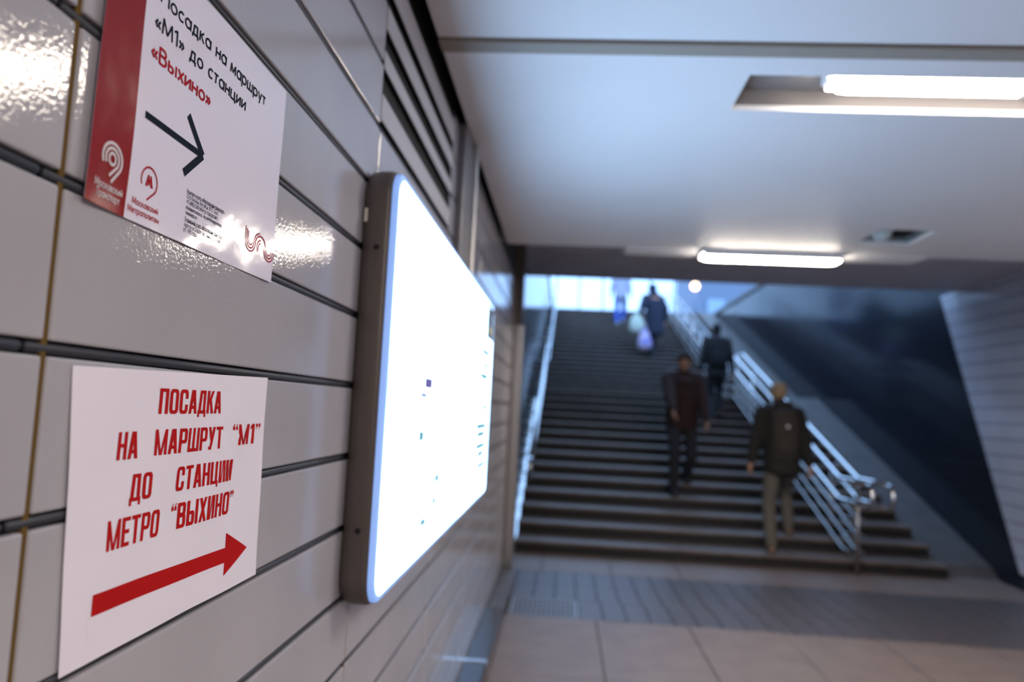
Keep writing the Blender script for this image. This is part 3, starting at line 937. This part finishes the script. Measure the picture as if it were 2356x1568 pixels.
for r in (0.0185, 0.0130, 0.0075):
    pts = [(c1 - r - 0.0015, 1.7585 - (0.0185 - r) * 0.5)] + [(c1 + r * math.cos(a), zt + zw * r * math.sin(a)) for a in [PI + PI * k / 14 for k in range(15)]]
    r2 = 0.037 - r
    if r > 0.010:
        pts += [(c2 + r2 * math.cos(a), zt + 0.75 * r2 * math.sin(a)) for a in [PI - PI * k / 14 * (1.0 if r > 0.015 else 0.42) for k in range(1, 15)]]
    wave += ribbon(pts, 0.0022)
for r in (0.0205, 0.0150, 0.0095):
    wave += ribbon([(c3 + min(r * math.cos(a), 0.0225), zt - 0.0015 + zw * r * math.sin(a)) for a in [PI + PI * k / 16 for k in range(17)]], 0.0022)
for r in (0.0125, 0.0075):
    wave += ribbon([(c2 + r * math.cos(a), zt - 0.004 + zw * r * math.sin(a)) for a in [PI * 1.25 - PI * 0.75 * k / 10 for k in range(11)]], 0.0022)
put(up, 'emblem', M['ink_crimson'], wave, dup_, 0.0006)

# ------------------------------------------------------------------ people
def remesh(bm, voxel, smooth_it=6):
    me = bpy.data.meshes.new('tmp')
    bmesh.ops.recalc_face_normals(bm, faces=bm.faces[:])
    bm.to_mesh(me)
    bm.free()
    o = bpy.data.objects.new('tmp', me)
    C.objects.link(o)
    m = o.modifiers.new('r', 'REMESH')
    m.mode = 'VOXEL'
    m.voxel_size = voxel
    m2 = o.modifiers.new('s', 'SMOOTH')
    m2.factor = 0.5
    m2.iterations = smooth_it
    dg = bpy.context.evaluated_depsgraph_get()
    res = bpy.data.meshes.new_from_object(o.evaluated_get(dg))
    bpy.data.objects.remove(o)
    bpy.data.meshes.remove(me)
    res.materials.clear()
    for p in res.polygons:
        p.use_smooth = True
    return res

def cap(bm, p0, p1, r0, r1):
    p0, p1 = Vector(p0), Vector(p1)
    d = (p1 - p0).normalized()
    add_tube(bm, [p0 - d * r0 * 0.96, p0 - d * r0 * 0.7, p0, p1, p1 + d * r1 * 0.7, p1 + d * r1 * 0.96], [r0 * 0.25, r0 * 0.71, r0, r1, r1 * 0.71, r1 * 0.25], 12)

def ell(bm, c, rx, ry, rz, rot=None):
    m = Matrix.Translation(c)
    if rot:
        m = m @ rot
    bmesh.ops.create_uvsphere(bm, u_segments=18, v_segments=12, radius=1.0, matrix=m @ Matrix.Diagonal((rx, ry, rz, 1)))

def ik(a, b, l1, l2, pole):
    a, b = Vector(a), Vector(b)
    d = b - a
    L = min(d.length, (l1 + l2) * 0.998)
    dn = d.normalized()
    x = (l1 * l1 - l2 * l2 + L * L) / (2 * L)
    hh = math.sqrt(max(l1 * l1 - x * x, 0))
    pole = Vector(pole)
    n = (pole - dn * pole.dot(dn)).normalized()
    return a + dn * x + n * hh, a + dn * L

def hand(bm, wrist, dirn, side):
    """palm, four unequal bent fingers and a thumb from the side of the palm"""
    dirn = Vector(dirn).normalized()
    fw = Vector((0, 1, 0))
    acr = (fw - dirn * fw.dot(dirn)).normalized()          # across the palm, towards the thumb
    nrm = dirn.cross(acr) * side
    w0 = Vector(wrist)
    cap(bm, w0, w0 + dirn * 0.075, 0.024, 0.026)
    for k, ln in enumerate((0.072, 0.080, 0.074, 0.058)):
        b0 = w0 + dirn * 0.075 + acr * (0.030 - 0.020 * k)
        b1 = b0 + dirn * ln * 0.5 - nrm * 0.006
        b2 = b1 + dirn * ln * 0.38 - nrm * ln * 0.34
        cap(bm, w0 + dirn * 0.05 + acr * (0.026 - 0.0175 * k), b0, 0.011, 0.0095)
        cap(bm, b0, b1, 0.0095, 0.0085)
        cap(bm, b1, b2, 0.0085, 0.0075)
    t0 = w0 + dirn * 0.03 + acr * 0.024
    t1 = t0 + dirn * 0.035 + acr * 0.026
    cap(bm, t0, t1, 0.013, 0.010)
    cap(bm, t1, t1 + dirn * 0.032 + acr * 0.004 - nrm * 0.008, 0.010, 0.008)

def person(label, loc, rz, H, feet, hands, colors, lean=0.04, coat=0.0, hat=None, hood=False, voxel=0.008, head_turn=0.0, elbows=(-0.6, -0.6), bulk=1.0):
    """faces local +Y; feet / hands are (left, right) targets in metres for a 1.78 m figure"""
    k = H / 1.78
    root = empty('person', loc, rz)
    root.scale = (k, k, k)
    tag(root, label, 'person')
    jc, tc, sc, hc = colors
    low_f = min(feet[0][2], feet[1][2])
    mid = [(feet[0][i] + feet[1][i]) / 2 for i in range(3)]
    pel = Vector((mid[0], mid[1] * 0.9, min(low_f + 0.93, (feet[0][2] + feet[1][2]) / 2 + 0.92)))
    chest = pel + Vector((0, lean * 0.5, 0.36))
    neck = pel + Vector((0, lean, 0.56))
    hd = neck + Vector((0, lean * 0.35 + 0.02, 0.165))
    sh = [neck + Vector((s * 0.185, -0.005, -0.055)) for s in (-1, 1)]
    hip = [pel + Vector((s * 0.09, 0, -0.03)) for s in (-1, 1)]
    rt = Matrix.Rotation(head_turn, 4, 'Z')
    el, wr, kn, an = [], [], [], []
    for i, s in enumerate((-1, 1)):
        e, wv = ik(sh[i], hands[i], 0.295, 0.262, (s * 0.35, elbows[i], -0.45))
        el.append(e)
        wr.append(wv)
        a0 = Vector(feet[i]) + Vector((0, 0, 0.085))
        q, a1 = ik(hip[i], a0, 0.44, 0.425, (s * 0.08, 1, 0))
        kn.append(q)
        an.append(a1)
    # body
    bm = bmesh.new()
    ell(bm, hd, 0.076, 0.094, 0.113, rt)
    ell(bm, hd + rt @ Vector((0, 0.035, -0.055)), 0.055, 0.055, 0.055, rt)
    cap(bm, hd + rt @ Vector((0, 0.085, 0.015)), hd + rt @ Vector((0, 0.108, -0.018)), 0.010, 0.014)
    for s in (-1, 1):
        ell(bm, hd + rt @ Vector((s * 0.078, -0.008, -0.005)), 0.012, 0.022, 0.032, rt)
        ell(bm, hd + rt @ Vector((s * 0.032, 0.076, 0.030)), 0.024, 0.016, 0.010, rt)
    cap(bm, hd + rt @ Vector((-0.022, 0.083, -0.052)), hd + rt @ Vector((0.022, 0.083, -0.052)), 0.009, 0.009)
    cap(bm, neck - Vector((0, 0, 0.05)), hd - Vector((0, 0, 0.07)), 0.062, 0.056)
    ell(bm, chest + Vector((0, 0, 0.04)), 0.155, 0.105, 0.20)
    ell(bm, pel + Vector((0, 0, 0.04)), 0.155, 0.105, 0.15)
    ell(bm, (chest + pel) / 2, 0.135, 0.095, 0.2)
    for i, s in enumerate((-1, 1)):
        cap(bm, neck + Vector((s * 0.06, 0, -0.04)), sh[i], 0.06, 0.058)
        cap(bm, sh[i], el[i], 0.050, 0.040)
        cap(bm, el[i], wr[i], 0.040, 0.026)
        hand(bm, wr[i], wr[i] - el[i], s)
        cap(bm, hip[i], kn[i], 0.082, 0.056)
        cap(bm, kn[i], an[i], 0.054, 0.040)
        cap(bm, an[i] - Vector((0, 0.03, 0.045)), an[i] + Vector((0, 0.13, -0.055)), 0.036, 0.028)
    link('body', remesh(bm, voxel, 3), M['skin'], root)
    # jacket
    bm = bmesh.new()
    zc = -0.10 - coat
    for a, b, rx, ry in ((0.46, 0.30, 0.175, 0.125), (0.30, 0.10, 0.175, 0.135), (0.10, zc, 0.178, 0.140)):
        n = 6
        for j in range(n + 1):
            t = a + (b - a) * j / n
            ell(bm, pel + Vector((0, lean * t / 0.56, t)), rx * bulk, ry * bulk, 0.075)
    for i, s in enumerate((-1, 1)):
        cap(bm, neck + Vector((s * 0.05, 0, -0.045)), sh[i], 0.085 * bulk, 0.082 * bulk)
        cap(bm, sh[i], el[i], 0.080 * bulk, 0.066 * bulk)
        cap(bm, el[i], wr[i] - (wr[i] - el[i]).normalized() * 0.015, 0.066 * bulk, 0.050)
    cap(bm, neck + Vector((0, -0.01, -0.03)), neck + Vector((0, 0.005, 0.045)), 0.085, 0.078)
    if hood:
        ell(bm, neck + Vector((0, -0.10, 0.01)), 0.13, 0.075, 0.085)
    link('jacket', remesh(bm, 0.014, 5), jc, root)
    # trousers
    bm = bmesh.new()
    ell(bm, pel + Vector((0, 0, 0.02)), 0.172, 0.125, 0.15)
    for i in range(2):
        cap(bm, hip[i], kn[i], 0.098, 0.072)
        cap(bm, kn[i], an[i] + Vector((0, 0, 0.0)), 0.072, 0.064)
    link('trousers', remesh(bm, 0.014, 5), tc, root)
    for i in range(2):
        bm = bmesh.new()
        cap(bm, an[i] + Vector((0, -0.02, -0.035)), an[i] + Vector((0, 0.14, -0.048)), 0.046, 0.036)
        cap(bm, an[i] + Vector((0, -0.005, 0.02)), an[i] + Vector((0, -0.005, -0.03)), 0.052, 0.050)
        add_box(bm, an[i].x - 0.045, an[i].x + 0.045, an[i].y - 0.065, an[i].y + 0.175, an[i].z - 0.086, an[i].z - 0.062)
        link('shoe', remesh(bm, 0.01, 3), sc, root)
    # hair or hat
    bm = bmesh.new()
    if hat:
        ell(bm, hd + rt @ Vector((0, -0.012, 0.045)), 0.092, 0.108, 0.090, rt)
        cap(bm, hd + rt @ Vector((-0.05, 0.05, 0.028)), hd + rt @ Vector((0.05, 0.05, 0.028)), 0.045, 0.045)
        ell(bm, hd + rt @ Vector((0, -0.055, 0.005)), 0.080, 0.055, 0.06, rt)
        if hat == 'cap':
            ell(bm, hd + rt @ Vector((0, 0.12, 0.035)), 0.065, 0.07, 0.012, rt)
        link('hat', remesh(bm, 0.01, 4), hc, root)
    elif hood:
        ell(bm, hd + rt @ Vector((0, -0.02, 0.03)), 0.108, 0.120, 0.118, rt)
        ell(bm, hd + rt @ Vector((0, -0.05, -0.06)), 0.105, 0.085, 0.09, rt)
        link('hood', remesh(bm, 0.012, 4), hc, root)
    else:
        ell(bm, hd + rt @ Vector((0, -0.018, 0.028)), 0.086, 0.098, 0.100, rt)
        ell(bm, hd + rt @ Vector((0, -0.05, -0.04)), 0.078, 0.055, 0.08, rt)
        link('hair', remesh(bm, 0.01, 4), hc, root)
    em = mat('eye', (0.02, 0.015, 0.012), 0.2)
    for s in (-1, 1):
        bm = bmesh.new()
        ell(bm, hd + rt @ Vector((s * 0.031, 0.082, 0.012)), 0.011, 0.008, 0.007, rt)
        link('eye', mesh_bm(bm, 'eye', True), em, root)
    info = dict(pel=pel, neck=neck, hd=hd, wr=wr, chest=chest)
    return root, info

def cloth(name, col, rough=0.85):
    return mat(name, col, rough, bump=(45, 0.25, 0.006))

def backpack(label, root, info, col, wid=0.30, hgt=0.44, badge=False):
    n = info['neck']
    b = empty('backpack', root.matrix_basis @ Vector((n.x, n.y - 0.20, n.z - 0.50)), root.rotation_euler.z)
    tag(b, label, 'backpack')
    k = root.scale[0]
    m = cloth('backpack_cloth', col)
    bm = bmesh.new()
    for j in range(9):
        t = j / 8
        ell(bm, (0, -0.02 - 0.02 * math.sin(PI * t), hgt * t), wid / 2 * (0.92 + 0.08 * math.sin(PI * t)) * (0.86 if j == 8 else 1), 0.085 * (1 - 0.25 * t), 0.06)
    link('bag', remesh(bm, 0.012, 4), m, b)
    bm = bmesh.new()
    for j in range(5):
        ell(bm, (0, -0.10, 0.06 + 0.035 * j), wid * 0.37, 0.04, 0.04)
    link('front_pocket', remesh(bm, 0.01, 4), m, b)
    for s in (-1, 1):
        bm = bmesh.new()
        add_tube(bm, [(s * 0.10, -0.03, hgt - 0.01), (s * 0.115, 0.10, hgt + 0.075), (s * 0.12, 0.22, hgt + 0.06), (s * 0.125, 0.345, hgt - 0.05)], 0.018, 8)
        link('strap', mesh_bm(bm, 'strap', True), m, b)
    if badge:
        bm = bmesh.new()
        bmesh.ops.create_cone(bm, cap_ends=True, segments=16, radius1=0.018, radius2=0.015, depth=0.006, matrix=Matrix.Translation((0, -0.125, 0.31)) @ Matrix.Rotation(PI / 2, 4, 'X'))
        link('badge', mesh_bm(bm), mat('badge_metal', (0.8, 0.78, 0.74), 0.25, 0.6), b)
    b.scale = (k, k, k)
    return b

shoe_dark = mat('shoe_black', (0.012, 0.012, 0.013), 0.5)
# man walking down towards the camera
p1, i1 = person('man in a maroon-brown jacket and dark knit cap walking down the stairs', (2.00, 9.60, 4 * RISE), PI, 1.80,
    ((-0.10, -0.40, 0.134), (0.11, 0.02, 0.0)), ((-0.27, 0.10, 0.80), (0.17, 0.24, 1.00)),
    (cloth('maroon_jacket', (0.034, 0.015, 0.014)), cloth('charcoal_trousers', (0.020, 0.020, 0.026)), shoe_dark, cloth('brown_cap', (0.035, 0.024, 0.020))), hat='beanie', voxel=0.007, lean=0.03, head_turn=-0.15, elbows=(-0.5, -0.15), bulk=1.18)
# man with backpack on the lowest steps
p2, i2 = person('man in a tan cap, dark jacket and khaki trousers on the lowest steps', (2.88, 8.32, RISE), 0.0, 1.80,
    ((-0.14, 0.0, 0.0), (0.15, 0.42, 0.134)), ((-0.34, 0.16, 0.83), (0.30, 0.16, 0.84)),
    (cloth('dark_brown_jacket', (0.015, 0.012, 0.011)), cloth('khaki_trousers', (0.12, 0.105, 0.085)), mat('tan_boot', (0.10, 0.075, 0.05), 0.6), cloth('tan_cap', (0.34, 0.25, 0.15))), hat='cap', hood=True, voxel=0.007, lean=0.12, bulk=1.10)
backpack('dark brown backpack on the back of the man in the tan cap', p2, i2, (0.034, 0.027, 0.022), badge=True)
# dark figure higher up
p3, i3 = person('person all in black with a black backpack climbing beside the handrail', (2.95, 12.36, 11 * RISE), 0.0, 1.60,
    ((-0.10, 0.0, 0.0), (0.10, 0.35, 0.149)), ((-0.30, 0.14, 0.86), (0.30, 0.2, 0.88)),
    (cloth('black_jacket', (0.010, 0.010, 0.013)), cloth('black_trousers', (0.009, 0.009, 0.012)), shoe_dark, cloth('black_hair', (0.008, 0.007, 0.007))), voxel=0.010, lean=0.10, bulk=1.08)
backpack('black backpack worn by the person all in black', p3, i3, (0.008, 0.008, 0.011), 0.36, 0.46)
# figure with plastic bags on the upper flight
p4, i4 = person('hooded person in a long dark blue coat carrying plastic bags up the stairs', (2.56, 17.60, za1 + 7 * RISE), 0.25, 1.80,
    ((-0.08, 0.0, 0.0), (0.10, 0.36, 0.132)), ((-0.36, 0.15, 0.98), (0.28, 0.2, 0.92)),
    (cloth('navy_coat', (0.012, 0.018, 0.042)), cloth('navy_trousers', (0.010, 0.012, 0.022)), shoe_dark, cloth('navy_hood', (0.014, 0.020, 0.045))), hood=True, coat=0.22, voxel=0.011, lean=0.16, bulk=1.22)
# furthest figure
p5, i5 = person('distant person in a pale top and bright blue trousers near the top step', (1.98, 21.32, za1 + 16 * RISE), 0.0, 1.75,
    ((-0.09, 0.0, 0.0), (0.09, 0.35, 0.134)), ((-0.28, 0.14, 0.84), (0.28, 0.14, 0.84)),
    (cloth('lilac_top', (0.42, 0.42, 0.55)), cloth('blue_trousers', (0.03, 0.09, 0.42)), mat('pale_shoe', (0.4, 0.4, 0.45), 0.6), cloth('dark_hair', (0.03, 0.022, 0.018))), voxel=0.012, lean=0.08)

def plastic_bag(label, hx, hy, hz, hgt, wid, c1, c2):
    """bag hanging from a hand at (hx, hy, hz)"""
    b = tag(empty('plastic_bag', (hx, hy, hz - hgt - 0.12)), label, 'bag', 'plastic bags carried up the stairs')
    bm = bmesh.new()
    rings = []
    for t, f in ((0.0, 0.55), (0.03, 0.86), (0.15, 1.0), (0.35, 1.0), (0.55, 0.88), (0.75, 0.66), (0.90, 0.42), (1.0, 0.28)):
        rings.append([bm.verts.new((wid / 2 * f * math.cos(a) * (1 + 0.05 * math.sin(3 * a + 6 * t)), wid * 0.33 * f * math.sin(a), hgt * t)) for a in [2 * PI * q / 20 for q in range(20)]])
    for p, q in zip(rings, rings[1:]):
        for n in range(20):
            bm.faces.new((p[n], p[(n + 1) % 20], q[(n + 1) % 20], q[n]))
    bm.faces.new(rings[0])
    bm.faces.new(rings[-1])
    link('body', mesh_bm(bm, 'bag', True), mat('bag_film', c1, 0.35, var=(9, c2, 0.45, 0.6)), b)
    for s in (-1, 1):
        bm = bmesh.new()
        add_tube(bm, [(s * wid * 0.13, 0.02 * s, hgt - 0.01), (s * wid * 0.10, 0.02 * s, hgt + 0.07), (0, 0, hgt + 0.125)], 0.008, 6)
        link('handle', mesh_bm(bm, 'h', True), mat('bag_handle', c1, 0.4), b)
    return b
wl4 = p4.matrix_basis @ (i4['wr'][0] + Vector((0, 0, -0.07)))
wr4 = wl4 + Vector((0.12, -0.10, -0.02))
plastic_bag('white and pale green plastic bag held highest by the hooded person', wl4.x - 0.06, wl4.y, wl4.z + 0.26, 0.46, 0.36, (0.62, 0.66, 0.62), (0.45, 0.62, 0.40))
plastic_bag('pinkish plastic bag with a blue bottom hanging lower beside the coat', wr4.x, wr4.y, wr4.z - 0.10, 0.46, 0.32, (0.62, 0.50, 0.66), (0.22, 0.22, 0.75))

# ------------------------------------------------------------------ street level at the top
gd = struct(box('ground', M['asphalt'], -60, 60, YT + 0.75, 160, ZG - 0.4, ZG))
struct(box('ground_left', M['asphalt'], -60, -0.35, YS, YT + 0.75, ZG - 0.4, ZG))
struct(box('ground_right', M['asphalt'], XR + 0.40, 60, YS, YT + 0.75, ZG - 0.4, ZG))
gs = tag(empty('glass_screen', (1.5, 25.2, ZG)), 'glazed screen with thin blue-grey mullions across the top of the stairs', 'screen')
xs = [-3.08, -2.30, -1.50, -0.70, 0.10, 0.86, 1.64, 2.42, 3.20, 3.98]
for x in xs:
    ch('mullion', M['frame_blue'], gs, x - 0.022, x + 0.022, 25.17, 25.23, ZG, 7.1)
for za, zb in ((ZG + 0.0, ZG + 0.22), (7.04, 7.1)):
    ch('rail', M['frame_blue'], gs, xs[0], xs[-1], 25.175, 25.225, za, zb)
for a, b in zip(xs, xs[1:]):
    ch('pane', M['glass'], gs, a + 0.022, b - 0.022, 25.197, 25.203, ZG + 0.22, 7.04)
bd = tag(empty('apartment_building', (15, 62, ZG)), 'bluish apartment block behind the top right of the stairs', 'building')
bwm = mat('facade', (0.20, 0.24, 0.33), 0.8)
bgl = mat('facade_glass', (0.30, 0.42, 0.55), 0.15, spec=0.8)
ch('facade', bwm, bd, 10.6, 30.0, 60.0, 72.0, ZG, 30.0)
for i in range(6):
    for j in range(5):
        x, z = 11.3 + i * 2.6, ZG + 1.6 + j * 3.0
        wd = ch('window', M['frame_blue'], bd, x, x + 1.5, 59.93, 60.0, z, z + 1.6)
        q = ch('pane', bgl, bd, x + 0.08, x + 1.42, 59.90, 59.93, z + 0.08, z + 1.52)
        q.parent = wd
        q.matrix_parent_inverse = Matrix.Identity(4)
sl = tag(empty('street_lantern', (4.72, 25.6, ZG)), 'street lantern with a warm glowing globe at the top of the stairs', 'lantern')
link('pole', (lambda b: (add_tube(b, [(0, 0, 0), (0, 0, 1.15)], [0.05, 0.03], 10), mesh_bm(b, 'p', True))[1])(bmesh.new()), M['frame_blue'], sl)
bm = bmesh.new()
bmesh.ops.create_uvsphere(bm, u_segments=16, v_segments=10, radius=0.13, matrix=Matrix.Translation((0, 0, 1.24)))
link('globe', mesh_bm(bm, 'g', True), mat('warm_globe', (0.9, 0.8, 0.6), 0.3, emit=((1.0, 0.62, 0.28), 7.0)), sl)
